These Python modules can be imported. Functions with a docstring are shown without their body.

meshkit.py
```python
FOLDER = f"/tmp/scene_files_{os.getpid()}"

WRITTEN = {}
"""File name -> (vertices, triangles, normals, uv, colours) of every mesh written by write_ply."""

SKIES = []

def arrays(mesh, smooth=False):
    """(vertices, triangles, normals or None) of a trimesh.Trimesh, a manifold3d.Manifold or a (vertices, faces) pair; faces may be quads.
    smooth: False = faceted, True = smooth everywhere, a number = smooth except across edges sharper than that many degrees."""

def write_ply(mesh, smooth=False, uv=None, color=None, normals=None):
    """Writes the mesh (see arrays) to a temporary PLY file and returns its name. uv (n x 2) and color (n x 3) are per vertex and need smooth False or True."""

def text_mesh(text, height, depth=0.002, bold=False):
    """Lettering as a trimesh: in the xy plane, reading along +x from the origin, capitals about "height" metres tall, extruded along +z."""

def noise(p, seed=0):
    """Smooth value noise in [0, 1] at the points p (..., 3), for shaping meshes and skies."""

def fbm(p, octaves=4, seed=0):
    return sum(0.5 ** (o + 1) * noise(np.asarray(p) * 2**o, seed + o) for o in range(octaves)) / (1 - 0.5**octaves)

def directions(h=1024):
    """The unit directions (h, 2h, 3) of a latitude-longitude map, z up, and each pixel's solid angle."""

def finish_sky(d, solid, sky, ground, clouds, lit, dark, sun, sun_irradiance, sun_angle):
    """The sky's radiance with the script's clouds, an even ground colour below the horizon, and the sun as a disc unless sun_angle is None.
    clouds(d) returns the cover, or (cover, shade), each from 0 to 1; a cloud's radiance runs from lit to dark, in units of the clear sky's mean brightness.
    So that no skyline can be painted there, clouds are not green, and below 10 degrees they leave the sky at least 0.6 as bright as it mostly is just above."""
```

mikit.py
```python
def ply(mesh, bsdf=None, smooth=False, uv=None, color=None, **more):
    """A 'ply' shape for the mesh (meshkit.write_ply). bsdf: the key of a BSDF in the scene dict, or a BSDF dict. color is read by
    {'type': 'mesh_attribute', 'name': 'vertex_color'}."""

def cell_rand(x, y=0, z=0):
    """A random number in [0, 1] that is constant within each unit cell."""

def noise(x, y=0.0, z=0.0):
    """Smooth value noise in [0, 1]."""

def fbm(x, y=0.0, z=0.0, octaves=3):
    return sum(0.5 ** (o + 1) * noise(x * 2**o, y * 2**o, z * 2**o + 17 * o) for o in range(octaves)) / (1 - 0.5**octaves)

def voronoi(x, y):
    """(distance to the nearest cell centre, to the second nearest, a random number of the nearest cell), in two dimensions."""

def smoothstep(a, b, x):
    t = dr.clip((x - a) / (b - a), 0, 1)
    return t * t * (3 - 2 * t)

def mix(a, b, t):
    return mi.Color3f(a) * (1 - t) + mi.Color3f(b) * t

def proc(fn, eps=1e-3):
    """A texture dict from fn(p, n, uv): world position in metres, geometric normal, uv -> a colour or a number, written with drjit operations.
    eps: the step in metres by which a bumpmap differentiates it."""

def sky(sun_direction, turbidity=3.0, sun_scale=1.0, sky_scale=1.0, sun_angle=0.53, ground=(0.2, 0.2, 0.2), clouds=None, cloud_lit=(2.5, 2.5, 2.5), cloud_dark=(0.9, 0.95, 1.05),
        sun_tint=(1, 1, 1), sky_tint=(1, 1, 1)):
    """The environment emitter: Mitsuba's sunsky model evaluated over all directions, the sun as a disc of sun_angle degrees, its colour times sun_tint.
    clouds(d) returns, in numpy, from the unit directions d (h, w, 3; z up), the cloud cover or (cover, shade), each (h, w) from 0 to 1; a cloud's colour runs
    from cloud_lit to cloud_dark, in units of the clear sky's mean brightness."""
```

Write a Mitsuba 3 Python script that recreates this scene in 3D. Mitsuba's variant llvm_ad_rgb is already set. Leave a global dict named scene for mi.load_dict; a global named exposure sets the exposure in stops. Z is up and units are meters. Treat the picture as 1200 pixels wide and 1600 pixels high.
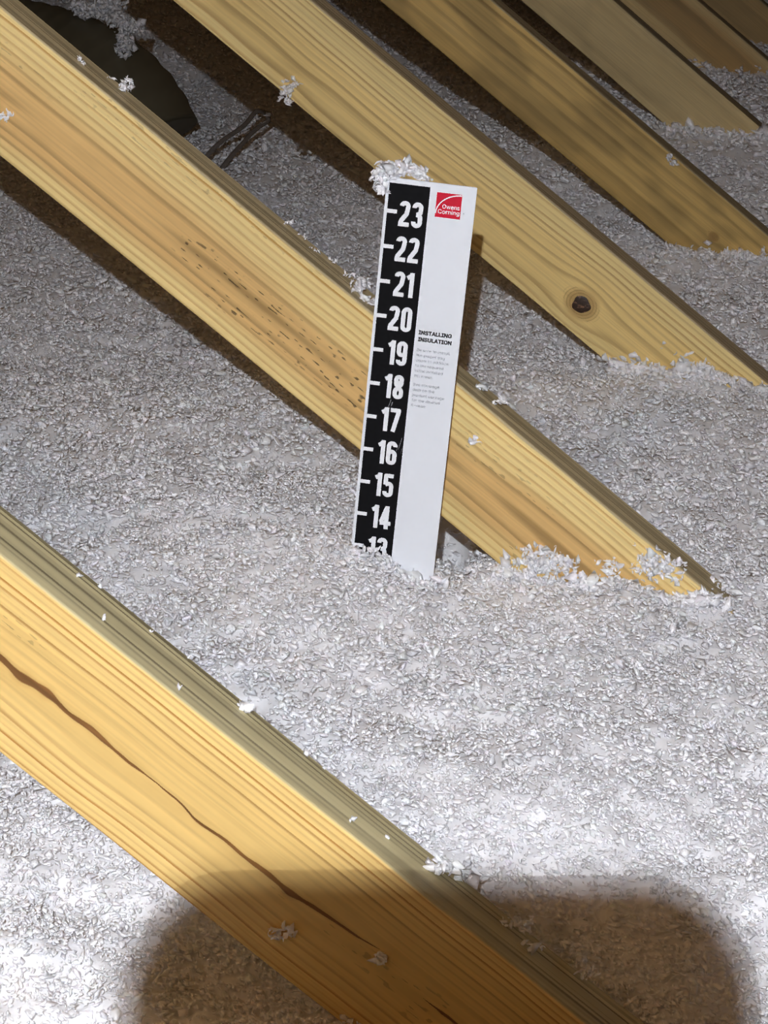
import math
import numpy as np, trimesh, mitsuba as mi, drjit as dr
import mikit, meshkit
from mikit import noise, fbm, smoothstep, mix, proc, ply
from shapely.geometry import Polygon, LineString, box as sbox

T = mi.ScalarTransform4f
scene, labels = {}, {}
rng = np.random.default_rng(7)

# ------------------------------------------------------------------ camera
F_PX = 3600.0
yaw, pitch, roll = -0.117951, 0.380388, 0.105361
_f = np.array([math.sin(yaw) * math.cos(pitch), math.cos(yaw) * math.cos(pitch), -math.sin(pitch)])
_r = np.array([math.cos(yaw), -math.sin(yaw), 0.0])
_u = np.cross(_r, _f)
CAM = np.array([math.cos(roll) * _r + math.sin(roll) * _u, -math.sin(roll) * _r + math.cos(roll) * _u, _f])   # right, up, forward
scene['camera'] = {
    'type': 'perspective', 'fov_axis': 'y', 'fov': 2 * math.degrees(math.atan(800 / F_PX)),
    'to_world': T().look_at(origin=[0, 0, 0], target=_f.tolist(), up=CAM[1].tolist()), 'near_clip': 0.02, 'far_clip': 100.0}

# ------------------------------------------------------------------ light
exposure = 0.70
LAMP = np.array([-0.0048, -0.300, 0.2033])        # the photographer's headlamp, a little above and behind the phone
LAMP_AIM = np.array([0.02, 1.22, -0.66])
LAMP_R, LAMP_POWER, LAMP_COLOR = 0.0042, 84000.0, (0.95, 1.0, 1.075)      # the lens's even flood
SPOT_INTENSITY, SPOT_CUTOFF, SPOT_CORE = 1.35, 30.0, 4.0                     # and its hot spot
UNSEEN_BULB = np.array([-0.9, -0.6, 0.78])                # unseen warm source behind the photographer, placed to warm the shadows
UNSEEN_BULB_R, UNSEEN_BULB_RADIANCE = 0.05, np.array([1.0, 0.62, 0.33]) * 95.0

# ------------------------------------------------------------------ helpers
def put(key, mesh, bsdf, smooth=False, label=None, category=None, group=None, kind=None, **more):
    base, n = key, 0
    while key in scene or key in labels:
        n += 1
        key = f'{base}_{n:03d}'
    if isinstance(mesh, dict):
        scene[key] = mesh
    else:
        scene[key] = ply(mesh, bsdf, smooth, **more)
    tag(key, label, category, group, kind)
    return key

def tag(key, label=None, category=None, group=None, kind=None):
    d = {k: v for k, v in (('label', label), ('category', category), ('group', group), ('kind', kind)) if v}
    if d:
        labels[key] = d

def root(key, label, category, group=None):
    """A thing without an entry of its own: the key its parts' keys start with."""
    base, n = key, 0
    while key in labels:
        n += 1
        key = f'{base}_{n:03d}'
    tag(key, label, category, group)
    return key

def principled(col, rough=0.5, spec=0.5, metal=0.0, **kw):
    c = col if isinstance(col, dict) else {'type': 'rgb', 'value': list(col)}
    return {'type': 'twosided', 'bsdf': {'type': 'principled', 'base_color': c, 'roughness': rough, 'specular': spec, 'metallic': metal, **kw}}

def cat(ms):
    return trimesh.util.concatenate(ms)

def tube(points, radius, sides=12, closed_ends=True):
    p = np.asarray(points, float)
    rad = np.broadcast_to(radius, len(p))
    t = np.gradient(p, axis=0); t /= np.linalg.norm(t, axis=1, keepdims=True)
    a = np.cross(t[0], [0.3, 0.2, 0.93]); a /= np.linalg.norm(a)
    v = []
    for i in range(len(p)):
        a = a - t[i] * (a @ t[i]); a /= np.linalg.norm(a)
        b = np.cross(t[i], a)
        th = np.arange(sides) / sides * 2 * np.pi
        v.append(p[i] + rad[i] * (np.cos(th)[:, None] * a + np.sin(th)[:, None] * b))
    v = np.vstack(v); f = []
    for i in range(len(p) - 1):
        for j in range(sides):
            k = (j + 1) % sides
            A, B, C, D = i * sides + j, i * sides + k, (i + 1) * sides + k, (i + 1) * sides + j
            f += [[A, B, C], [A, C, D]]
    n0 = len(v)
    v = np.vstack([v, p[0], p[-1]])
    for j in range(sides):
        k = (j + 1) % sides
        f += [[n0, k, j], [n0 + 1, (len(p) - 1) * sides + j, (len(p) - 1) * sides + k]]
    return trimesh.Trimesh(v, f, process=False)

def bezier(pts, n=40):
    from scipy.interpolate import CubicSpline
    pts = np.asarray(pts, float)
    s = np.r_[0, np.cumsum(np.linalg.norm(np.diff(pts, axis=0), axis=1))]
    return CubicSpline(s, pts)(np.linspace(0, s[-1], n))

# ------------------------------------------------------------------ beams: one web of each truss, 24 inches on centre
SP, TH, WD = 0.6096, 0.0381, 0.0889
Y0 = 0.9864
BC = [-0.5386, -0.5266, -0.5226, -0.5245, -0.5221, -0.5225, -0.523]
BA = [0.58266, 0.57749, 0.57509, 0.57659, 0.58045, 0.578, 0.579]

def frame(k):
    a = BA[k]
    d = np.array([math.cos(a), 0, -math.sin(a)]); n = np.array([math.sin(a), 0, math.cos(a)])
    return n * BC[k] + np.array([0, Y0 + SP * k, 0]), d, n     # origin on the front top edge, along, up across the face

def on_beam(k, u, v, w):
    P, d, n = frame(k)
    return P + d * u + n * v + np.array([0, w, 0])

def wood(k, seed, pale, dark, heart, heart_mid, heart_half, heart_amt, pith_v, pith_w, ring, late_amt, top_col, top_amt, top_line=0.5, streak=None, knot=None, specks=0.0, drift=0.010, blotch=0.0, heart_u=None, plain=0.0):
    P, d, n = frame(k)
    P, d, n = P.tolist(), d.tolist(), n.tolist()

    def fn(p, nn, uv):
        q = p - mi.Point3f(P)
        u = q.x * d[0] + q.y * d[1] + q.z * d[2]
        v = q.x * n[0] + q.y * n[1] + q.z * n[2]
        w = q.y
        # growth rings: cylinders about a pith that wanders along the beam
        pv = pith_v + drift * (noise(u * 2.3, seed + 0.5) - 0.5) * 2 + 0.003 * (noise(u * 7.0, seed + 3.5) - 0.5)
        vg = v
        if knot is not None:                        # the grain flows round the knot
            ku, kv, kr = knot
            xk, yk = (u - ku) * 0.55 + 0.10 * (v - kv), v - kv
            rk = dr.sqrt(xk * xk + yk * yk)
            e = dr.sqrt(dr.square((u - ku) * 0.85) + yk * yk)
            vg = kv + yk * (1 - dr.square(1.25 * kr) / dr.maximum(rk * rk, dr.square(1.25 * kr)))
        dv, dw = vg - pv, w - pith_w
        r = dr.sqrt(dv * dv + dw * dw) + 0.0020 * (fbm(u * 6, v * 45, seed) - 0.5) + 0.0012 * (noise(u * 22, v * 12, seed + 31) - 0.5) + drift * 0.25 * (noise(u * 1.1 + 9, seed) - 0.5)
        ph = r / ring
        if knot is not None:
            ph = dr.select(rk < 1.25 * kr, e / (kr * 0.28), ph)
        s = ph - dr.floor(ph)
        thick = 0.25 + 0.5 * noise(dr.floor(ph) * 1.7, seed + 2)
        late = smoothstep(0.42, 0.82, s) * (1 - smoothstep(0.86, 1.0, s)) * (0.15 + 1.5 * noise(dr.floor(ph) * 1.7 + seed, u * 1.5, seed + 2))
        late = late * (1 - plain * (1 - smoothstep(0.008, 0.030, dr.abs(dv + 0.010 * (noise(u * 3.1, seed + 21) - 0.5)))))
        fib = noise(u * 9, v * 900, w * 900 + seed)
        fib2 = noise(u * 45, v * 420, w * 420 + seed)
        c = mix(mi.Color3f(pale), mi.Color3f(dark), dr.clip(late * late_amt, 0, 1))
        hv = (v + heart_mid) / heart_half + 0.9 * (noise(u * 3.0, v * 20, seed + 7) - 0.5) + 0.35 * (noise(u * 14, v * 60, seed + 8) - 0.5)
        h = (1 - smoothstep(0.55, 1.15, dr.abs(hv))) * heart_amt
        if heart_u is not None:
            h = h * smoothstep(heart_u[0], heart_u[1], u)
        c = mix(c, mi.Color3f(heart) * (1 - 0.35 * late), h)
        c = c * (0.90 + 0.14 * fib + 0.08 * fib2)
        c = c * (0.90 + 0.2 * noise(u * 4, v * 25, seed + 11))
        if blotch > 0:
            b = fbm(u * 14, v * 34, seed + 4)
            c = c * (1 - blotch * smoothstep(0.45, 0.75, b)) + mi.Color3f(0.05, 0.05, 0.05) * smoothstep(0.35, 0.15, b) * blotch
        if specks > 0:
            k1 = smoothstep(0.80, 0.90, noise(u * 170, v * 800, seed + 5)) * smoothstep(0.50, 0.66, noise(u * 9, v * 40, seed + 6))
            c = c * (1 - specks * k1 * (0.3 + 0.7 * (1 - smoothstep(0.5, 1.1, dr.abs(hv)))))
        if knot is not None:
            halo = (1 - smoothstep(kr * 1.0, kr * 1.9, e))
            c = mix(c, mi.Color3f(0.26, 0.13, 0.035), 0.55 * halo)
        if streak is not None:
            su, sv, sw = streak
            cen, wid = mi.Float(sv[0]), mi.Float(0.0)
            for i in range(len(su) - 1):
                t = dr.clip((u - su[i]) / (su[i + 1] - su[i]), 0, 1)
                inside = (u >= su[i]) & (u < su[i + 1])
                cen = dr.select(inside, sv[i] + (sv[i + 1] - sv[i]) * t, cen)
                wid = dr.select(inside, sw[i] + (sw[i + 1] - sw[i]) * t, wid)
            cen = cen + 0.0016 * (noise(u * 70, seed + 1) - 0.5)
            wid = wid * (0.45 + 0.45 * noise(u * 140, seed + 2))
            m = (1 - smoothstep(0.7, 1.15, dr.abs(v - cen) / dr.maximum(wid, 1e-6))) * dr.select(wid > 1e-5, 1.0, 0.0) * dr.select(w < 0.002, 1.0, 0.0)
            halo = (1 - smoothstep(0.8, 2.4, dr.abs(v - cen) / dr.maximum(wid, 1e-6))) * dr.select(wid > 1e-5, 0.30, 0.0) * dr.select(w < 0.002, 1.0, 0.0)
            c = mix(c, mi.Color3f(0.42, 0.20, 0.04), halo)
            c = mix(c, mi.Color3f(0.20, 0.088, 0.024) * (0.6 + 0.7 * fib2), m)
        # the weathered narrow edge
        top = smoothstep(-0.0022, -0.0006, v + 0.0012 * (noise(u * 30, seed + 13) - 0.5))
        line = smoothstep(0.42, 0.78, noise(u * 1.6 + 4, w * 480 + 1.5 * noise(u * 5, seed), seed + 15)) * top_line
        tcol = mi.Color3f(top_col) * (0.80 + 0.4 * noise(u * 10, w * 170, seed + 16)) * (1 - 0.75 * line)
        c = mix(c, tcol, top * top_amt)
        return dr.clip(c, 0.004, 0.95)
    return fn

WOODS = [
    dict(seed=11, pale=(0.72, 0.50, 0.185), dark=(0.40, 0.18, 0.03), heart=(0.68, 0.44, 0.145), heart_mid=0.045, heart_half=0.026, heart_amt=0.55, pith_v=-0.050, pith_w=-0.028, ring=0.0029, late_amt=0.62, plain=0.8,
         top_col=(0.50, 0.44, 0.26), top_amt=0.95, top_line=0.85, drift=0.004, specks=0.30,
         streak=([0.0, 0.029, 0.040, 0.0485, 0.064, 0.085, 0.11, 0.128, 0.1526, 0.1714, 0.1916, 0.2128, 0.232, 0.2545, 0.269, 0.300, 0.3137, 0.35, 0.42],
                 [-.0455, -.0458, -.0463, -.0455, -.0453, -.0456, -.0466, -.0455, -.0482, -.0474, -.0469, -.0472, -.0455, -.0435, -.041, -.047, -.0482, -.0445, -.043],
                 [.0020, .0020, .0030, .0036, .0024, .0019, .0010, .0005, .0011, .0014, .0021, .0024, .0018, .0010, .00001, .00001, .0011, .0014, .0010])),
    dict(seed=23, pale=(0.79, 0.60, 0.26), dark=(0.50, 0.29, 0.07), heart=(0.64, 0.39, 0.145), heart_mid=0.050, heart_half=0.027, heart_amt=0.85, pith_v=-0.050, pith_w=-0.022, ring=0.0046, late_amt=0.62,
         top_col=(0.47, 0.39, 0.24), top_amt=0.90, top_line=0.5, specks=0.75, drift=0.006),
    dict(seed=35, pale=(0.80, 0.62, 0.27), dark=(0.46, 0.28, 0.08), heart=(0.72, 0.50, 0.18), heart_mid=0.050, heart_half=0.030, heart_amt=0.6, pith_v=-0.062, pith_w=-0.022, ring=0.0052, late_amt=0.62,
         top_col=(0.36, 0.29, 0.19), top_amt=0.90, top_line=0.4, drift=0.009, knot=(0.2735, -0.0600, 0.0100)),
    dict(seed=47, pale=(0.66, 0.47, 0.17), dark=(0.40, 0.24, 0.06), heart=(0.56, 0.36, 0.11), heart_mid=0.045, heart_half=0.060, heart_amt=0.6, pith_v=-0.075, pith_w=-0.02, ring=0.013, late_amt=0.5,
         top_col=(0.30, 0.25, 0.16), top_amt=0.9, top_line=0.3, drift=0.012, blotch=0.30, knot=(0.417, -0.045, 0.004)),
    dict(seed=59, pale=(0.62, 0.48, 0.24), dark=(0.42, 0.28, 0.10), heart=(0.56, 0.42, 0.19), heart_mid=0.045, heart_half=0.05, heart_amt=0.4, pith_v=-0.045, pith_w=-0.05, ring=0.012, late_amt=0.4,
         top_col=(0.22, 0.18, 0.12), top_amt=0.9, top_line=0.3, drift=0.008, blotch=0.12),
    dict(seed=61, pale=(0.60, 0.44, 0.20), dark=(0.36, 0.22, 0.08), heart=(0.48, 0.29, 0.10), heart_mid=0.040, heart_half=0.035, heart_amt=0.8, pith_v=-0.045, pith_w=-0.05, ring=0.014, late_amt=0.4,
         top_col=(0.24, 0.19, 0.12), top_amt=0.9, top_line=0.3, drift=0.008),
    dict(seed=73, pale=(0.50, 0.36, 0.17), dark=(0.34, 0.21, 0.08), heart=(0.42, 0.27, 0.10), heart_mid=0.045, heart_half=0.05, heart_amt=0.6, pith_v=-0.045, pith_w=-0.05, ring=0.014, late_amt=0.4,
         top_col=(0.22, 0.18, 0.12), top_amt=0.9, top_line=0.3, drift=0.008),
]
BEAM_LABELS = [
    'nearest and largest diagonal pine beam, with a long dark brown streak along its face, the phone shadow across its lower end',
    'golden pine beam running behind the depth marker, orange-brown specked heartwood between pale edges',
    'pine beam with a round dark knot near its foot, third from the camera',
    'plain brown blotchy pine beam, fourth from the camera, with a swirl of grain at its foot',
    'dim tan pine beam at the top right, fifth from the camera, its whole straight foot in view',
    'short dark brown stretch of beam in the top right corner, sixth from the camera',
    'hardly lit dark beam cut off by the very top right corner, farthest of the row',
]

def beam_mesh(k, u0, u1):
    """A 2x4 with eased edges, slightly uneven, cut into short lengths along u."""
    rad, seg = 0.0019, 4
    pts = []
    corners = [(-rad, TH - rad, 0), (-WD + rad, TH - rad, 1), (-WD + rad, rad, 2), (-rad, rad, 3)]
    for v, w, qd in corners:
        for j in range(seg + 1):
            th = math.radians(qd * 90 + 90 * j / seg)
            # quadrant 0 goes from +v to +w, 1 from +w to -v, 2 from -v to -w, 3 from -w to +v
            pts.append((v + rad * math.cos(th), w + rad * math.sin(th)))
    # extra points along the wide faces
    prof = []
    for i, a in enumerate(pts):
        b = pts[(i + 1) % len(pts)]
        prof.append(a)
        m = int(np.hypot(b[0] - a[0], b[1] - a[1]) / 0.009)
        for j in range(1, m):
            t = j / m
            prof.append((a[0] + (b[0] - a[0]) * t, a[1] + (b[1] - a[1]) * t))
    prof = np.array(prof); n = len(prof)
    us = np.linspace(u0, u1, int((u1 - u0) / 0.02) + 2)
    P, d, nn = frame(k)
    V = []
    for u in us:
        q = np.zeros((n, 3))
        pv, pw = prof[:, 0], prof[:, 1]
        wob = (meshkit.noise(np.c_[np.full(n, u * 9), pv * 60 + k * 9, pw * 60], k) - 0.5) * 0.0011
        q = P + d * u + np.outer(pv + wob, nn) + np.outer(pw + wob * 0.8, [0, 1, 0])
        V.append(q)
    V = np.vstack(V); F = []
    for i in range(len(us) - 1):
        a = i * n + np.arange(n); b = i * n + (np.arange(n) + 1) % n
        F.append(np.c_[a, b, b + n]); F.append(np.c_[a, b + n, a + n])
    m0 = len(V); V = np.vstack([V, V[:n].mean(0), V[-n:].mean(0)])
    a = np.arange(n); b = (a + 1) % n
    F.append(np.c_[np.full(n, m0), b, a]); e = (len(us) - 1) * n
    F.append(np.c_[np.full(n, m0 + 1), e + a, e + b])
    mesh = trimesh.Trimesh(V, np.vstack(F), process=False)
    if mesh.volume < 0:
        mesh.invert()
    return mesh

def beam_bump(k, seed):
    P, d, n = [x.tolist() for x in frame(k)]
    def fn(p, nn, uv):
        q = p - mi.Point3f(P)
        u = q.x * d[0] + q.z * d[2]; v = q.x * n[0] + q.z * n[2]
        return 0.6 * noise(u * 12, v * 700, q.y * 700 + seed) + 0.4 * noise(u * 60, v * 300, q.y * 300 + seed)
    return fn

BEAM_KEYS = []
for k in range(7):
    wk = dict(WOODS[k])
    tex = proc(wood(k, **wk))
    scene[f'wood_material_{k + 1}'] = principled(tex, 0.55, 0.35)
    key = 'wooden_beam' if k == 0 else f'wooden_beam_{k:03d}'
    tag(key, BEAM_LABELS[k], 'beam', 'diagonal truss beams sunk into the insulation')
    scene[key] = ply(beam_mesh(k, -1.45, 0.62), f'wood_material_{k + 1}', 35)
    BEAM_KEYS.append(key)

# the knot: a dark lens of denser wood in its own slight hollow ring
def knot_mesh(k, u, v, ru, rv, h):
    rings = [(0.0, 0.9), (0.3, 1.0), (0.55, 0.8), (0.8, 0.6), (1.0, 0.0), (1.03, -1.0)]
    V, F, m = [], [], 28
    for i, (r, z) in enumerate(rings):
        for j in range(m):
            th = 2 * math.pi * j / m
            rr = r * (1 + 0.07 * math.sin(3 * th + 1) + 0.05 * math.sin(5 * th))
            V.append(on_beam(k, u + ru * rr * math.cos(th), v + rv * rr * math.sin(th), -h * z + 0.0002))
    for i in range(len(rings) - 1):
        for j in range(m):
            a, b = i * m + j, i * m + (j + 1) % m
            F += [[a, b, b + m], [a, b + m, a + m]]
    return trimesh.Trimesh(np.array(V), F, process=False)

def knot_col(p, n, uv):
    a = fbm(p.x * 300, p.y * 300, p.z * 300)
    return mix(mi.Color3f(0.035, 0.016, 0.008), mi.Color3f(0.26, 0.13, 0.07), smoothstep(0.50, 0.80, a))
scene['knot_material'] = principled(proc(knot_col), 0.45, 0.5)
put(BEAM_KEYS[2] + '__knot', knot_mesh(2, 0.2735, -0.0600, 0.0104, 0.0096, 0.0009), 'knot_material', 40, 'dark round knot')

# ------------------------------------------------------------------ the insulation
SAMP = np.array([
    (-.30, .95, -.668), (-.45, 1.0, -.668), (-.11, .97, -.695), (.03, .97, -.690), (-.03, .96, -.70), (.15, 1.1, -.655), (.3, 1.2, -.655), (-.33, 1.14, -.662), (-.18, 1.25, -.655), (0, 1.25, -.655), (.15, 1.35, -.653),
    (-.205, 1.55, -.660), (-.175, 1.54, -.667), (-.141, 1.545, -.641), (-.128, 1.55, -.645), (-.30, 1.48, -.664), (-.45, 1.5, -.690), (-.6, 1.7, -.72), (-.24, 1.75, -.69), (-.3, 1.95, -.72),
    (-.085, 1.565, -.677), (-.03, 1.575, -.684), (.01, 1.585, -.663), (.085, 1.645, -.712), (.07,1.66,-.71), (.10, 1.75, -.668), (0.0, 1.75, -.69), (-.08, 1.9, -.715), (.25, 1.6, -.665), (.3, 2.0, -.675),
    (-.048, 2.19, -.698), (.039, 2.19, -.672), (.12, 2.25, -.70), (.1, 2.4, -.70), (-.02, 2.45, -.735), (-.14, 2.47, -.75), (-.24, 2.8, -.80), (-.4, 2.45, -.77),
    (.008, 2.80, -.738), (.107, 2.80, -.712), (.2, 2.9, -.71), (-.02, 3.05, -.74), (.12, 3.1, -.70), (-.058, 3.41, -.697), (.067, 3.41, -.676), (.15, 3.6, -.69),
    (-.012, 4.02, -.708), (.068, 4.02, -.689), (.1, 4.4, -.75), (.1, 4.7, -.80), (.1, 5.4, -.82),
    (-.56, 2.46, -.79), (-.78, 2.75, -.82), (-.75, 2.9, -.85), (-.45, 3.0, -.80), (-.6, 3.5, -.83), (-.35, 3.5, -.76), (-.9, 3.6, -.84), (-1.3, 3.8, -.86), (-.95, 4.0, -.98), (-.8, 3.9, -.95), (-.73, 3.72, -.90), (-.80, 3.45, -.845), (-.74, 3.35, -.85), (-1.25, 4.2, -.98), (-.9, 4.3, -.97), (-1.1, 3.0, -.84), (-.5, 4.3, -.80), (-1.0, 4.6, -.82), (-.8, 2.0, -.77), (.6, 2.5, -.69), (.6, 4, -.72), (-1.3, 1.6, -.78), (.6, 1.2, -.66)])
def ground0(x, y):
    x, y = np.asarray(x, float), np.asarray(y, float)
    num = np.zeros(np.broadcast(x, y).shape); den = num + 0
    for sx, sy, sz in SAMP:
        sig = 0.07 + 0.045 * sy
        w = np.exp(-((x - sx) ** 2 + ((y - sy) * 0.8) ** 2) / (2 * sig * sig)) + 1e-5 / (0.05 + (x - sx) ** 2 + (y - sy) ** 2)
        num = num + w * sz; den = den + w
    return num / den
def ground(x, y):
    x, y = np.asarray(x, float), np.asarray(y, float)
    z = ground0(x, y)
    p = np.stack([x, y, 0 * x + 0 * y], -1)
    z = z + 0.025 * (meshkit.fbm(p * 9, 3, 1) - 0.5) + 0.020 * (meshkit.fbm(p * 32, 3, 2) - 0.5)
    # pit between the marker and the beam behind it
    t = np.clip((y - 1.562) / 0.30, 0, 1) * np.exp(-np.clip((y - 1.87) / 0.09, 0, 9) ** 2)
    z = z - 0.125 * t * np.exp(-((x + 0.140 + 0.08 * (y - 1.56)) / 0.034) ** 4)
    # heaps against the feet of the beams and the marker
    z = z + 0.004 * np.exp(-(((x + 0.165) / 0.06) ** 2 + ((y - 1.530) / 0.022) ** 2))
    return z

def fluff_col(lo=0.62, hi=0.93):
    def fn(p, n, uv):
        a = noise(p.x * 55, p.y * 55, p.z * 55)
        b = noise(p.x * 12, p.y * 12, p.z * 12 + 5)
        c = mix(mi.Color3f(0.70, 0.69, 0.705), mi.Color3f(0.92, 0.92, 0.93), dr.clip(0.15 + 0.6 * a + 0.35 * b, 0, 1))
        return c
    return fn
scene['insulation_base_material'] = principled(proc(fluff_col()), 0.8, 0.2)
scene['flake_material'] = {'type': 'twosided', 'bsdf': {'type': 'principled', 'base_color': {'type': 'mesh_attribute', 'name': 'vertex_color'}, 'roughness': 0.42, 'specular': 0.5}}

# flakes: little crumpled shards and curled shreds
def octa(n, r):
    base = np.array([[1, 0, 0], [-1, 0, 0], [0, 1, 0], [0, -1, 0], [0, 0, 1], [0, 0, -1]], float)
    f = np.array([[0, 2, 4], [2, 1, 4], [1, 3, 4], [3, 0, 4], [2, 0, 5], [1, 2, 5], [3, 1, 5], [0, 3, 5]])
    v = base[None] * r.uniform(0.55, 1.25, (n, 6, 1)) + r.normal(0, 0.22, (n, 6, 3))
    v *= np.stack([r.uniform(0.7, 1.5, n), r.uniform(0.55, 1.0, n), r.uniform(0.40, 0.85, n)], -1)[:, None]
    return v, f
def curl(n, r):
    """A narrow curled shred: a bent strip of four quads, a little thick."""
    t = np.linspace(0, 1, 5)
    ang = r.uniform(0.8, 3.6, n)[:, None] * (t[None] - 0.5)
    rad = 1.5 / np.maximum(np.abs(ang[:, -1:] - ang[:, :1]), 0.5)
    mid = np.stack([rad * np.sin(ang), rad * (1 - np.cos(ang)), r.normal(0, 0.3, (n, 1)) * t[None] ** 2], -1)
    wd = r.uniform(0.14, 0.34, n)[:, None, None] * (1 - 0.7 * np.abs(2 * t - 1) ** 2)[None, :, None]
    side = np.array([0, 0.35, 1.0])[None, None]
    tri = [mid + side * wd, mid - side * wd, mid + np.array([0, -1.0, 0.3]) * wd]
    v = np.stack(tri, 2).reshape(n, 15, 3)
    f = []
    for i in range(4):
        for j in range(3):
            a, b = i * 3 + j, i * 3 + (j + 1) % 3
            f += [[a, b, b + 3], [a, b + 3, a + 3]]
    return v, np.array(f)
def rotations(n, r, tilt=None):
    qn = r.normal(0, 1, (n, 4)); qn /= np.linalg.norm(qn, axis=1, keepdims=True)
    w, x, y, z = qn.T
    return np.stack([np.stack([1 - 2 * (y * y + z * z), 2 * (x * y - z * w), 2 * (x * z + y * w)], -1),
                     np.stack([2 * (x * y + z * w), 1 - 2 * (x * x + z * z), 2 * (y * z - x * w)], -1),
                     np.stack([2 * (x * z - y * w), 2 * (y * z + x * w), 1 - 2 * (x * x + y * y)], -1)], 1)
def flakes(pos, size, r, curl_share=0.3, tint=None, flat=1.0):
    """One mesh of flakes at the points; returns (mesh, colours)."""
    n = len(pos); pick = r.random(n) < curl_share
    Vs, Fs, Cs, off = [], [], [], 0
    for maker, sel in ((octa, ~pick), (curl, pick)):
        m = int(sel.sum())
        if m == 0:
            continue
        v, f = maker(m, r)
        v = np.einsum('nij,nkj->nki', rotations(m, r), v) * np.array([1, 1, flat]) * size[sel][:, None, None] * 0.5 + pos[sel][:, None]
        k = v.shape[1]
        Vs.append(v.reshape(-1, 3)); Fs.append((f[None] + (np.arange(m) * k)[:, None, None]).reshape(-1, 3) + off)
        bright = r.random(m) < 0.22  # near-white share: sparkle of the glassy fibres put into the flake colour
        g = np.where(bright, r.uniform(0.90, 0.97, m), np.clip(r.beta(3.0, 2.0, m) * 0.36 + 0.59, 0, 0.95))
        if tint is not None:
            g = np.clip(g * tint[sel], 0, 0.97)
        col = g[:, None] * (1 + r.normal(0, 0.012, (m, 3))) * np.array([0.985, 0.988, 1.012])
        Cs.append(np.repeat(col, k, 0)); off += m * k
    return trimesh.Trimesh(np.vstack(Vs), np.vstack(Fs), process=False), np.clip(np.vstack(Cs), 0, 1)

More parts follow.
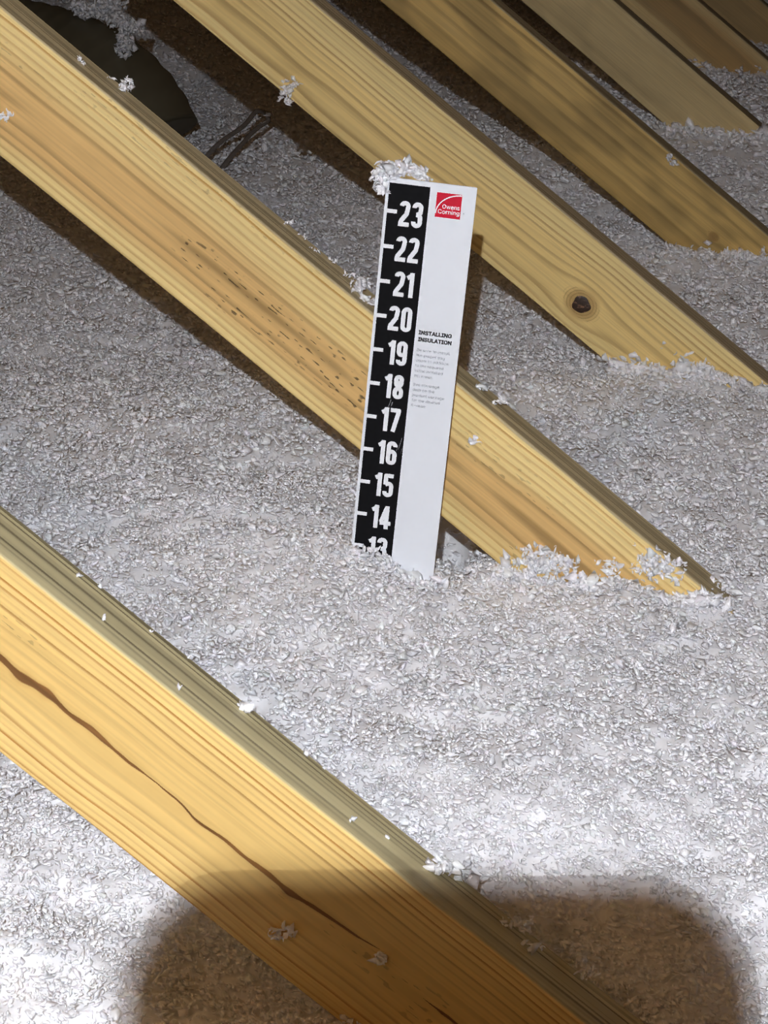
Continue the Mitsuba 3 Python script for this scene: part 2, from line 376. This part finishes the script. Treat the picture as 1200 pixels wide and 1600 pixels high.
# base surface
def grid(x0, x1, y0, y1, nx, ny, drop=0.0):
    xs = np.linspace(x0, x1, nx); ys = y0 * (y1 / y0) ** (np.linspace(0, 1, ny) ** 1.25)
    X, Y = np.meshgrid(xs, ys)
    Z = ground(X, Y)
    p = np.stack([X, Y, 0 * X], -1)
    Z = Z + 0.010 * (meshkit.fbm(p * 120, 2, 5) - 0.5) - drop
    V = np.stack([X, Y, Z], -1).reshape(-1, 3)
    i = np.arange(nx * ny).reshape(ny, nx)
    a, b, c, d = i[:-1, :-1].ravel(), i[:-1, 1:].ravel(), i[1:, 1:].ravel(), i[1:, :-1].ravel()
    return trimesh.Trimesh(V, np.vstack([np.c_[a, b, c], np.c_[a, c, d]]), process=False)
base = grid(-1.9, 0.9, 0.62, 6.6, 560, 460, 0.0042)
tag('insulation', 'loose white blown-in fibreglass insulation heaped over the attic floor between the beams', 'insulation', kind='stuff')
scene['insulation__bed'] = ply(base, 'insulation_base_material', True)
labels['insulation__bed'] = {'kind': 'stuff'}

def scatter():
    r = np.random.default_rng(3)
    P, S = [], []
    # depth bands; x range follows what the camera could see, with a margin
    for y0, y1, sz, cover in ((0.80, 1.25, 0.0034, 1.8), (1.25, 1.75, 0.0044, 1.75), (1.75, 2.4, 0.0056, 1.4), (2.4, 3.3, 0.0066, 1.1), (3.3, 5.2, 0.0095, 0.9)):
        def xr(y, m):
            return -0.305 * y - 0.04 - m, 0.085 * y + 0.02 + m if y < 2.2 else 0.207 + m
        for margin, dens in ((0.05, 1.0), (0.30, 0.22)):
            lo = xr(y1, margin)[0]; hi = max(xr(y0, margin)[1], xr(y1, margin)[1])
            n = int((hi - lo) * (y1 - y0) / (sz * sz) * cover * dens)
            x = r.uniform(lo, hi, n); y = r.uniform(y0, y1, n)
            a = -0.305 * y - 0.04 - margin; b = np.where(y < 2.2, 0.115 * y + 0.02, 0.27) + margin
            ok = (x > a) & (x < b)
            x, y = x[ok], y[ok]
            P.append(np.stack([x, y], -1)); S.append(np.full(len(x), sz))
    P, S = np.vstack(P), np.concatenate(S)
    z = ground(P[:, 0], P[:, 1])
    clump = meshkit.fbm(np.c_[P * 70, np.zeros(len(P))], 2, 9)
    z = z + (r.random(len(P)) ** 1.6 * 0.95 - 0.25) * S * (0.5 + 1.4 * clump)
    S = S * r.lognormal(0, 0.42, len(S)).clip(0.3, 2.0)
    tint = 0.84 + 0.32 * meshkit.fbm(np.c_[P * 45, z * 45], 2, 21)
    return np.c_[P, z], S, tint
pos, size, tint = scatter()
# keep the flakes out of the timbers
keep = np.ones(len(pos), bool)
for k in range(7):
    O, d, n = frame(k)
    q = pos - O
    v, w = q @ n, q[:, 1]
    keep &= ~((v < 0.000) & (v > -WD) & (w > 0.0) & (w < TH))
pos, size, tint = pos[keep], size[keep], tint[keep]
fm, fc = flakes(pos, size, np.random.default_rng(5), 0.12, tint, 0.75)
scene['insulation__flakes'] = ply(fm, 'flake_material', True, color=fc)
labels['insulation__flakes'] = {'kind': 'stuff'}

# extra shreds climbing the feet of the beams and the marker (still the same insulation)
def foot_shreds():
    r = np.random.default_rng(17); P, S = [], []
    for k, n, hh in ((1, 800, 0.010), (2, 700, 0.018), (3, 260, 0.010), (4, 160, 0.008)):
        O, d, nn = frame(k)
        v = r.uniform(-WD - 0.004, 0.004, n)
        P0 = O + np.outer(v, nn)
        zg = -0.665 if k < 2 else -0.69
        x_ = None
        t = np.zeros(n)
        for _ in range(4):
            Q = P0 + np.outer(t, d)
            t = t + (Q[:, 2] - ground(Q[:, 0], np.full(n, Y0 + SP * k - 0.004))) / -d[2]
        up = r.exponential(0.30, n).clip(0, 1.4) * hh * (0.4 + 1.3 * meshkit.noise(np.c_[v * 75, np.full(n, k), np.zeros(n)], 3) ** 1.6 * 1.5)
        Q = P0 + np.outer(t - up, d)
        Q[:, 1] = Y0 + SP * k - r.uniform(0.0, 0.006, n) - 0.010 * np.maximum(0, 1 - up / 0.012) * r.random(n)
        P.append(Q); S.append(r.lognormal(0, 0.35, n) * (0.0052 + 0.0016 * k))
    for u, v, n, sd in ((0.300, -0.068, 150, 0.006), (0.311, -0.060, 120, 0.005), (0.322, -0.053, 60, 0.004), (0.366, -0.012, 130, 0.006), (0.378, -0.004, 90, 0.005), (0.345, -0.034, 40, 0.004)):
        O, d, nn = frame(1)
        Q = O + np.outer(u + r.normal(0, sd, n), d) + np.outer(v + r.normal(0, sd, n), nn)
        Q[:, 1] = Y0 + SP - np.abs(r.normal(0.002, 0.004, n))
        P.append(Q); S.append(r.lognormal(0, 0.35, n) * 0.0050)
    n = 420
    x = r.uniform(-.215, -.13, n)
    Q = np.c_[x, 1.5495 - r.uniform(0.002, 0.012, n), np.zeros(n)]
    Q[:, 2] = ground(Q[:, 0], Q[:, 1]) + r.uniform(-0.002, 0.008, n) * (0.2 + 1.2 * meshkit.noise(np.c_[x * 110, 0 * x, 0 * x], 8))
    P.append(Q); S.append(r.lognormal(0, 0.35, n) * 0.0052)
    return np.vstack(P), np.concatenate(S)
fp, fs = foot_shreds()
sm, sc_ = flakes(fp, fs, np.random.default_rng(19), 0.45)
scene['insulation__shreds'] = ply(sm, 'flake_material', True, color=sc_)
labels['insulation__shreds'] = {'kind': 'stuff'}

# ------------------------------------------------------------------ the depth marker
RK = 'depth_marker'
tag(RK, 'tall white and black insulation depth marker standing in the insulation, numbered 23 down to 13', 'ruler')
R0 = np.array([-0.2053, 1.5506, -0.6532]); RZ = np.array([0, -0.0217, 1.0]); RZ /= np.linalg.norm(RZ)
RX = np.array([1.0, 0.0, 0.012]); RX /= np.linalg.norm(RX)
RN = np.cross(RX, RZ)            # towards the camera: -y
A_R = np.eye(4); A_R[:3, 0], A_R[:3, 1], A_R[:3, 2], A_R[:3, 3] = RX * 0.001, RZ * 0.001, RN * 0.001, R0
RW, RTOP, RBOT = 62.8, 277.6, -110.0       # millimetres
scene['white_card_material'] = {'type': 'twosided', 'bsdf': {'type': 'principled', 'base_color': {'type': 'rgb', 'value': [0.80, 0.825, 0.87]}, 'roughness': 0.55, 'specular': 0.3}}
scene['black_print_material'] = {'type': 'twosided', 'bsdf': {'type': 'principled', 'base_color': {'type': 'rgb', 'value': [0.007, 0.007, 0.008]}, 'roughness': 0.6, 'specular': 0.08}}
scene['white_print_material'] = {'type': 'twosided', 'bsdf': {'type': 'principled', 'base_color': {'type': 'rgb', 'value': [0.86, 0.88, 0.91]}, 'roughness': 0.6, 'specular': 0.25}}
scene['red_print_material'] = {'type': 'twosided', 'bsdf': {'type': 'principled', 'base_color': {'type': 'rgb', 'value': [0.60, 0.012, 0.035]}, 'roughness': 0.6, 'specular': 0.25}}
scene['grey_print_material'] = {'type': 'twosided', 'bsdf': {'type': 'principled', 'base_color': {'type': 'rgb', 'value': [0.17, 0.18, 0.21]}, 'roughness': 0.6, 'specular': 0.2}}
scene['scratch_material'] = {'type': 'twosided', 'bsdf': {'type': 'principled', 'base_color': {'type': 'rgb', 'value': [0.30, 0.30, 0.31]}, 'roughness': 0.6, 'specular': 0.3}}

def slab(poly, z0, z1):
    polys = list(getattr(poly, 'geoms', [poly]))
    ms = []
    for g in polys:
        m = trimesh.creation.extrude_polygon(g, z1 - z0, engine='earcut'); m.apply_translation([0, 0, z0]); ms.append(m)
    return cat(ms)
def to_ruler(m):
    m = m.copy(); m.apply_transform(A_R); return m
def rput(name, m, mat, label=None, **kw):
    return put(RK + '__' + name, to_ruler(m), mat, False, label, **kw)

card = sbox(0, RBOT, RW, RTOP).buffer(-0.8).buffer(0.8, join_style=1)
rput('card', slab(card, -1.1, 0.0), 'white_card_material')
rput('black_band', slab(sbox(2.2, RBOT + 0.3, 30.6, RTOP - 3.6), 0.0, 0.05), 'black_print_material', 'black scale band down the left side')

def fit_text(text, x0, x1, ybase, h, bold=False, z=(0.05, 0.12), lighten=None):
    m = meshkit.text_mesh(text, h, z[1] - z[0], bold)
    b = m.bounds
    m.apply_translation([-b[0, 0], 0, 0])
    m.apply_scale([(x1 - x0) / (b[1, 0] - b[0, 0]), 1, 1])
    m.apply_translation([x0, ybase, z[0]])
    return m

def numeral(text, cx, cz, h=18.3):
    """Condensed bold figures, drawn as rounded strokes."""
    s = h / 18.3
    H, W, t = 18.3, 7.7, 3.15
    c = t / 2
    def arc(cx_, cy_, rx, ry, a0, a1, n=14):
        return [(cx_ + rx * math.cos(math.radians(a)), cy_ + ry * math.sin(math.radians(a))) for a in np.linspace(a0, a1, n)]
    r = W / 2 - c
    mx = W / 2
    L = {
        '0': [arc(mx, H - c - r, r, r, 0, 180) + arc(mx, c + r, r, r, 180, 360) + [(W - c, H - c - r)]],
        '1': [[(c + 2.4, 0.0 + 0.0), (c + 2.4, H)], [(c + 2.2, H - 1.3), (c + 1.2, H - 2.9), (c - 0.9, H - 4.1)]],
        '2': [arc(mx, H - c - r, r, r, 180, -20) + [(W - c - 0.8, H * 0.50), (c + 0.3, c + 2.2), (c + 0.1, c)], [(0, c), (W - 0.1, c)]],
        '3': [[(c, H - c - r - 0.4)] + arc(mx, H - c - r, r, r, 180, 0) + [(W - c, H - c - r - 1.2)] + arc(mx - 0.3, H * 0.56 + r - 0.6, r + 0.3, r - 0.0, -10, -70, 6) + [(mx - 0.6, H * 0.52)],
              [(mx - 0.6, H * 0.52)] + arc(mx - 0.3, H * 0.50 - r + 0.2, r + 0.3, r, 75, 5, 6) + arc(mx, c + r, r, r, 0, -180) + [(c, c + r + 0.5)]],
        '4': [[(W - 2.6, 0), (W - 2.6, H)], [(W - 2.9, H - 1.0), (c - 0.5, 5.2)], [(0.3, 4.7), (W + 0.7, 4.7)]],
        '5': [[(W - 0.5, H - c), (c + 0.2, H - c), (c + 0.1, H * 0.52)], [(c + 0.1, H * 0.52)] + arc(mx, H * 0.58 - r, r, r, 140, 0) + arc(mx, c + r, r, r, 0, -180) + [(c, c + r + 0.6)]],
        '6': [[(W - c, H - c - r - 0.4)] + arc(mx, H - c - r, r, r, 0, 180) + arc(mx, c + r, r, r, 180, 360) + [(W - c, H * 0.56 - r)] + arc(mx, H * 0.56 - r, r, r, 0, 170)],
        '7': [[(0.1, H - c), (W - c, H - c), (W - c - 0.2, H - c - 1.6), (c + 1.3, 0.2)]],
        '8': [arc(mx, H - c - r + 0.1, r - 0.25, r, 0, 360, 24), arc(mx, H * 0.5, r - 0.25, 0.1, 0, 180, 3), arc(mx, H - c - r - 1.6, r - 0.25, r + 0.6, 180, 360, 14), arc(mx, c + r + 1.4, r, r + 0.6, 0, 180, 14), arc(mx, c + r, r, r, 180, 360, 14), [(c, c + r), (c, c + r + 1.4)], [(W - c, c + r), (W - c, c + r + 1.4)]],
        '9': [[(c, c + r + 0.4)] + arc(mx, c + r, r, r, 180, 360) + [(W - c, H - c - r)] + arc(mx, H - c - r, r, r, 0, 180) + [(c, H * 0.44 + r)] + arc(mx, H * 0.44 + r, r, r, 180, 350)],
    }
    from shapely import affinity, union_all
    shapes, x = [], 0.0
    for ch in text:
        g = union_all([LineString(p).buffer(c, cap_style=2, join_style=1) for p in L[ch]])
        adv = 6.2 if ch == '1' else 8.9
        if ch == '1':
            g = affinity.translate(g, x - 0.4, 0)
        else:
            g = affinity.translate(g, x, 0)
        shapes.append(g); x += adv
    x -= 1.2
    u = union_all(shapes).simplify(0.04)
    u = affinity.scale(u, s, s, origin=(0, 0))
    return affinity.translate(u, cx - x / 2 * s, cz - H / 2 * s)

for i in range(13, 24):
    z = 25.4 * (i - 13)
    rput('tick', slab(sbox(2.1, z - 1.45, 9.2, z + 1.45), 0.05, 0.10), 'white_print_material')
    rput('numeral', slab(numeral(str(i), 19.0 + (0.6 if i < 20 else 0), z - 0.8), 0.05, 0.10), 'white_print_material')

# the emblem: a red square, an arc and two words
lg = RK + '__emblem'
put(lg, to_ruler(slab(sbox(35.6, 253.8, 53.2, 271.3), 0.0, 0.05)), 'red_print_material', False, 'red square emblem with a white arc and two white words')
arcp = [(53.0 - 17.1 * math.cos(a) , 253.8 + 2.5 + 14.2 * math.sin(a)) for a in np.radians(np.linspace(0, 90, 30))]
put(lg + '__arc', to_ruler(slab(LineString(arcp).buffer(0.42, cap_style=2), 0.05, 0.09)), 'white_print_material')
put(lg + '__lettering', to_ruler(cat([fit_text('Owens', 40.2, 52.3, 260.3, 2.9, True, (0.05, 0.09)), fit_text('Corning', 37.4, 52.6, 256.6, 2.9, True, (0.05, 0.09))])), 'white_print_material')
put(lg + '__registered_mark', to_ruler(slab(Polygon([(55.4 + 0.45 * math.cos(a), 258.2 + 0.45 * math.sin(a)) for a in np.linspace(0, 6.2, 12)]).difference(Polygon([(55.4 + 0.2 * math.cos(a), 258.2 + 0.2 * math.sin(a)) for a in np.linspace(0, 6.2, 12)])), 0.0, 0.04)), 'grey_print_material')
rput('heading', cat([m.copy().apply_translation([ox, oy, 0]) for ox, oy in ((-0.13, 0), (0.13, 0), (0, 0.12), (0, -0.12)) for m in (fit_text('INSTALLING', 33.2, 56.6, 167.7, 2.7, True, (0.0, 0.05)), fit_text('INSULATION', 33.2, 56.9, 162.6, 2.7, True, (0.0, 0.05)))]), 'black_print_material', 'black heading INSTALLING INSULATION')
LINES = [('Be sure to install', 56.5, 155.0), ('the proper bag', 53.4, 151.1), ('count in addition', 56.7, 147.3), ('to the required', 53.3, 143.4), ('initial installed', 53.3, 139.5), ('thickness.', 46.8, 135.6),
         ('See coverage', 52.0, 129.0), ('data on the', 48.8, 125.1), ('product package', 56.5, 121.0), ('for the desired', 53.5, 117.1), ('R-value', 43.4, 113.2)]
for lo, hi in ((0, 6), (6, 11)):
    rput('paragraph', cat([fit_text(t, 33.1, x1, yb, 2.0, False, (0.0, 0.05)) for t, x1, yb in LINES[lo:hi]]), 'grey_print_material', 'small grey printed paragraph')
for a, b, w in (((18.4, 116.0), (17.0, 110.5), 0.35), ((19.6, 114.2), (19.0, 111.5), 0.5), ((29.1, 88.0), (27.4, 79.0), 0.28), ((26.9, 82.0), (26.0, 77.6), 0.25), ((30.0, 80.6), (29.5, 76.5), 0.22)):
    rput('scratch', slab(LineString([a, b]).buffer(w / 2), 0.10, 0.13), 'scratch_material')

# ------------------------------------------------------------------ loose tufts that cling to things
def tuft(center, rad, n, seed, size=0.005, curl_share=0.45, dark=1.0):
    r = np.random.default_rng(seed)
    c = np.asarray(center, float); rad = np.asarray(rad, float)
    p = r.normal(0, 1, (n, 3)); p /= np.linalg.norm(p, axis=1, keepdims=True); p *= r.random((n, 1)) ** 0.4
    lob = r.normal(0, 0.5, (4, 3))
    p = p * 0.65 + lob[r.integers(0, 4, n)] * 0.7
    return flakes(c + p * rad, size * r.lognormal(0, 0.35, n).clip(0.4, 1.6), r, curl_share, np.full(n, dark))
def put_tuft(label, *parts, group='tufts of insulation clinging to things'):
    V = [m for m, _ in parts]; C = np.vstack([c for _, c in parts])
    return put('insulation_tuft', cat(V), 'flake_material', True, label, 'tuft', group, color=C)

def on_ruler(X, Z, N):
    return (A_R @ np.array([X, Z, N, 1.0]))[:3]
put_tuft('white tuft of insulation hanging over the top left corner of the depth marker',
         tuft(on_ruler(-3, 279, 0.5), (.010, .008, .010), 120, 1, 0.006), tuft(on_ruler(6, 284, 0.5), (.010, .006, .008), 90, 2, 0.006),
         tuft(on_ruler(17, 283, 0), (.011, .006, .005), 70, 3, 0.005), tuft(on_ruler(-5, 270, 1), (.006, .005, .008), 60, 4, 0.006), tuft(on_ruler(26, 280.5, 0), (.008, .004, .002), 24, 44, 0.004))
put_tuft('small tuft hanging off the lower edge of the knotted beam', tuft(on_beam(2, -0.080, -0.080, -0.004), (.012, .006, .010), 80, 5, 0.006, 0.5))
put_tuft('white shredded tuft on the top edge of a beam right beside the depth marker', tuft(on_beam(1, 0.068, 0.004, 0.020), (.010, .010, .005), 70, 6, 0.0055, 0.7), tuft(on_beam(1, 0.083, 0.003, 0.012), (.010, .006, .004), 40, 61, 0.005, 0.6))
for i, (u, w) in enumerate(((0.0, .03), (0.015, .032), (0.028, .027), (0.043, .03), (0.055, .026))):
    put_tuft('thin crumbs of fluff strewn on a beam edge left of the depth marker', tuft(on_beam(1, u, 0.001, w), (.006, .005, .002), 9, 70 + i, 0.0035, 0.5), group='crumbs strewn along the beam left of the depth marker')
put_tuft('small tuft on the top edge of a beam in front of the dark duct', tuft(on_beam(1, -0.154, 0.004, 0.034), (.008, .007, .005), 34, 8, 0.005), tuft(on_beam(1, -0.165, 0.001, 0.030), (.005, .004, .002), 8, 81, 0.004))
put_tuft('tiny tuft on the upper end of a beam at the top left', tuft(on_beam(1, -0.1875, 0.002, 0.016), (.004, .004, .003), 12, 9, 0.004))
put_tuft('curled tuft on the top edge of a beam right of the depth marker', tuft(on_beam(1, 0.202, 0.003, 0.020), (.008, .006, .004), 26, 10, 0.006, 0.7), tuft(on_beam(1, 0.186, 0.002, 0.022), (.003, .003, .002), 8, 101, 0.005))
put_tuft('pale flake stuck to the face of a beam right of the depth marker', tuft(on_beam(1, 0.209, -0.025, -0.002), (.005, .002, .004), 10, 11, 0.005, 0.6))
put_tuft('pale flake stuck to the face of a beam at the left edge', tuft(on_beam(1, -0.206, -0.062, -0.002), (.005, .002, .005), 14, 12, 0.006, 0.3))
put_tuft('little curl of fluff on the lower face of the nearest beam, inside the phone shadow', tuft(on_beam(0, 0.225, -0.067, -0.003), (.008, .003, .005), 26, 13, 0.006, 0.8))
put_tuft('pale crumb at the end of the dark streak on the nearest beam', tuft(on_beam(0, 0.2687, -0.0425, -0.003), (.004, .003, .006), 18, 14, 0.005, 0.5))
put_tuft('loose tuft on the top edge of the nearest beam where the phone shadow begins', tuft(on_beam(0, 0.266, 0.004, 0.026), (.010, .008, .004), 40, 15, 0.006, 0.5), tuft(on_beam(0, 0.281, 0.003, 0.034), (.006, .004, .003), 18, 151, 0.006, 0.5))
put_tuft('tuft on the top edge of the nearest beam, in the middle of the phone shadow', tuft(on_beam(0, 0.3154, 0.004, 0.030), (.007, .006, .005), 34, 16, 0.006, 0.8), tuft(on_beam(0, 0.326, 0.002, 0.020), (.007, .004, .002), 10, 161, 0.006, 0.8))
put_tuft('tuft on the top edge of the nearest beam low in the phone shadow', tuft(on_beam(0, 0.3594, 0.004, 0.034), (.008, .005, .004), 36, 17, 0.006, 0.8))
put_tuft('rounded white crumb on the top edge of the nearest beam in full light', tuft(on_beam(0, 0.138, 0.0015, 0.031), (.0035, .0025, .0016), 16, 18, 0.0045, 0.1))
put_tuft('small pale fleck on the face of the blotchy fourth beam', tuft(on_beam(3, 0.3147, -0.0061, -0.003), (.008, .004, .008), 14, 19, 0.008, 0.3))
for i, (u, w) in enumerate(((0.033, .030), (0.045, .036), (0.055, .012), (0.079, .034), (0.101, .036), (0.105, .006), (0.178, .035), (0.190, .036), (0.213, .010), (0.235, .02))):
    put_tuft('tiny white speck of fluff dotted on the top edge of the nearest beam', tuft(on_beam(0, u, 0.0008, w), (.0013, .0013, .0006), 4, 200 + i, 0.0026, 0.1), group='specks dotted along the nearest beam')

# ------------------------------------------------------------------ duct and cable on the far left
def jacket(p, n, uv):
    a = fbm(p.x * 9, p.y * 9, p.z * 9)
    return mix(mi.Color3f(0.085, 0.072, 0.045), mi.Color3f(0.15, 0.13, 0.085), a)
scene['duct_material'] = principled(proc(jacket), 0.5, 0.4)
scene['metal_material'] = {'type': 'twosided', 'bsdf': {'type': 'roughconductor', 'material': 'Al', 'alpha': 0.18}}
def ribbed(path, r0, rib, pitch):
    s = np.r_[0, np.cumsum(np.linalg.norm(np.diff(path, axis=0), axis=1))]
    return tube(path, r0 + rib * np.sin(2 * np.pi * s / pitch), 32)
dk = 'air_duct'
tag(dk, 'dark plastic-jacketed air duct half buried in insulation at the top left', 'duct')
run = bezier([(-2.0, 3.60, -.80), (-1.6, 3.62, -.80), (-1.25, 3.62, -.795), (-1.08, 3.62, -.80), (-.97, 3.59, -.82), (-.90, 3.56, -.88)], 160)
put(dk + '__jacket', ribbed(run, 0.125, 0.0016, 0.024), 'duct_material', True)
# a strap round it with a bright end
def ring(path, i, r, w, th):
    c, t = path[i], path[i + 1] - path[i - 1]; t /= np.linalg.norm(t)
    return tube(np.array([c - t * w / 2, c - t * w / 2 + t * 1e-4, c + t * w / 2 - t * 1e-4, c + t * w / 2]), np.array([r * .97, r, r, r * .97]), 40)
put(dk + '__strap', ring(run, 108, 0.1275, 0.02, 0.001), 'duct_material', 30)
put(dk + '__strap_clip', trimesh.creation.box([0.012, 0.010, 0.012], transform=trimesh.transformations.translation_matrix(run[108] + np.array([0, -0.035, 0.122]))), 'metal_material', False, 'bright metal clip')
put_tuft('grey heap of insulation lying on top of the dark duct',
         *[tuft(p, rr, n, 300 + i, 0.011, 0.25, 0.9) for i, (p, rr, n) in enumerate((((-.955, 3.60, -.665), (.045, .04, .014), 190), ((-.915, 3.57, -.680), (.030, .04, .014), 160), ((-.905, 3.53, -.705), (.016, .02, .022), 110), ((-.99, 3.60, -.667), (.025, .03, .010), 70)))])

scene['cable_material'] = principled((0.20, 0.18, 0.165), 0.3, 0.6)
ck = 'electrical_cable'
tag(ck, 'dark electrical cable bent into a hairpin above the insulation near the duct', 'cable')
path = bezier([(-.738, 3.25, -.93), (-.729, 3.30, -.845), (-.712, 3.41, -.808), (-.696, 3.53, -.797), (-.684, 3.600, -.800), (-.680, 3.606, -.806), (-.682, 3.58, -.812), (-.692, 3.48, -.822), (-.700, 3.38, -.838), (-.706, 3.32, -.865), (-.712, 3.27, -.95)], 90)
put(ck + '__sheath', tube(path, 0.0037, 10), 'cable_material', True)
put(ck + '__clip', trimesh.creation.box([0.012, 0.010, 0.006], transform=trimesh.transformations.translation_matrix(path[45] + np.array([0.002, -0.002, 0.002]))), 'metal_material', False, 'bright metal clip')

# ------------------------------------------------------------------ attic shell, lamps and phone (all outside the frame)
def deck_col(p, n, uv):
    a = fbm(p.x * 3, p.y * 14, p.z * 3); b = noise(p.x * 60, p.y * 60, p.z * 60)
    return mix(mi.Color3f(0.30, 0.19, 0.085), mi.Color3f(0.52, 0.36, 0.18), a) * (0.8 + 0.4 * b)
scene['sheathing_material'] = principled(proc(deck_col), 0.8, 0.2)
def plank_box(c, ext, rot=None):
    m = trimesh.creation.box(ext)
    if rot is not None:
        m.apply_transform(trimesh.transformations.rotation_matrix(rot, [0, 1, 0]))
    m.apply_translation(c); return m
put('ceiling', plank_box([-0.6, 2.6, 1.18], [6.0, 11.0, 0.02], math.radians(24)), 'sheathing_material', kind='structure')
put('wall_back', plank_box([-0.4, 7.6, -0.1], [6.0, 0.03, 4.4]), 'sheathing_material', kind='structure')
put('floor', plank_box([-0.4, 2.6, -1.02], [6.0, 11.0, 0.02]), 'sheathing_material', kind='structure')

# headlamp
hk = 'headlamp'
tag(hk, 'small headlamp shining from above and behind the phone, out of view', 'lamp')
aim = LAMP_AIM - LAMP; aim /= np.linalg.norm(aim)
Rl = trimesh.geometry.align_vectors([0, 0, 1], aim); Rl[:3, 3] = LAMP
disc = trimesh.creation.cylinder(LAMP_R, 0.0005, sections=24); disc.apply_transform(Rl)
em = ply(disc, principled((0.8, 0.8, 0.8)), False)
em['emitter'] = {'type': 'area', 'radiance': {'type': 'rgb', 'value': [float(c * LAMP_POWER * 1e-0) for c in LAMP_COLOR]}}
scene[hk + '__lens'] = em
so = LAMP + aim * 0.0006
scene['headlamp_hot_spot'] = {'type': 'spot', 'intensity': {'type': 'rgb', 'value': [c * SPOT_INTENSITY for c in LAMP_COLOR]}, 'cutoff_angle': SPOT_CUTOFF, 'beam_width': SPOT_CORE,
                              'to_world': T().look_at(origin=so.tolist(), target=(so + aim).tolist(), up=[0, 0, 1])}
body = trimesh.creation.revolve(np.array([[0.0, -0.030], [0.018, -0.030], [0.020, -0.026], [0.020, 0.008], [0.018, 0.009], [0.0165, 0.008], [0.010, -0.0012], [0.006, -0.0015], [0.0, -0.0015]]), sections=32)
body.apply_transform(Rl)
scene['dark_plastic_material'] = principled((0.03, 0.03, 0.032), 0.4, 0.5)
put(hk + '__housing', body, 'dark_plastic_material', 40)
# warm bulb, out of view, lighting the shaded parts
bk = 'unseen_warm_bulb'
tag(bk, 'unseen warm bulb behind the photographer, out of view, placed to warm the shadows', 'lamp')
gl = trimesh.creation.icosphere(3, UNSEEN_BULB_R); gl.apply_translation(UNSEEN_BULB)
em = ply(gl, principled((0.8, 0.8, 0.8)), True)
em['emitter'] = {'type': 'area', 'radiance': {'type': 'rgb', 'value': [float(c) for c in UNSEEN_BULB_RADIANCE]}}
scene[bk + '__globe'] = em
put(bk + '__socket', tube(np.array([UNSEEN_BULB + [0, 0, .045], UNSEEN_BULB + [0, 0, .06], UNSEEN_BULB + [0, 0, .09], UNSEEN_BULB + [0, 0, .16]]), [.02, .022, .022, .012], 20), 'dark_plastic_material', 30)

# phone: held upright round the lens the picture is taken through
pk = 'smartphone'
tag(pk, 'smartphone taking the picture, seen only by its rounded shadow at the bottom', 'phone')
A_P = np.eye(4); A_P[:3, 0], A_P[:3, 1], A_P[:3, 2] = CAM[0], CAM[1], CAM[2]
if np.linalg.det(A_P[:3, :3]) < 0:
    A_P[:3, 0] *= 1
def phone_slab(x0, x1, y0, y1, r, z0, z1):
    m = trimesh.creation.extrude_polygon(sbox(x0, y0, x1, y1).buffer(-r).buffer(r, quad_segs=10), z1 - z0, engine='earcut')
    m.apply_translation([0, 0, z0]); m.apply_transform(A_P)
    m.invert()
    return m
put(pk + '__body', phone_slab(-0.0545, 0.0180, -0.127, 0.0221, 0.013, -0.014, -0.006), 'dark_plastic_material', 30)
put(pk + '__camera_plate', phone_slab(-0.018, 0.015, -0.014, 0.018, 0.007, -0.006, -0.004), 'dark_plastic_material', 30)
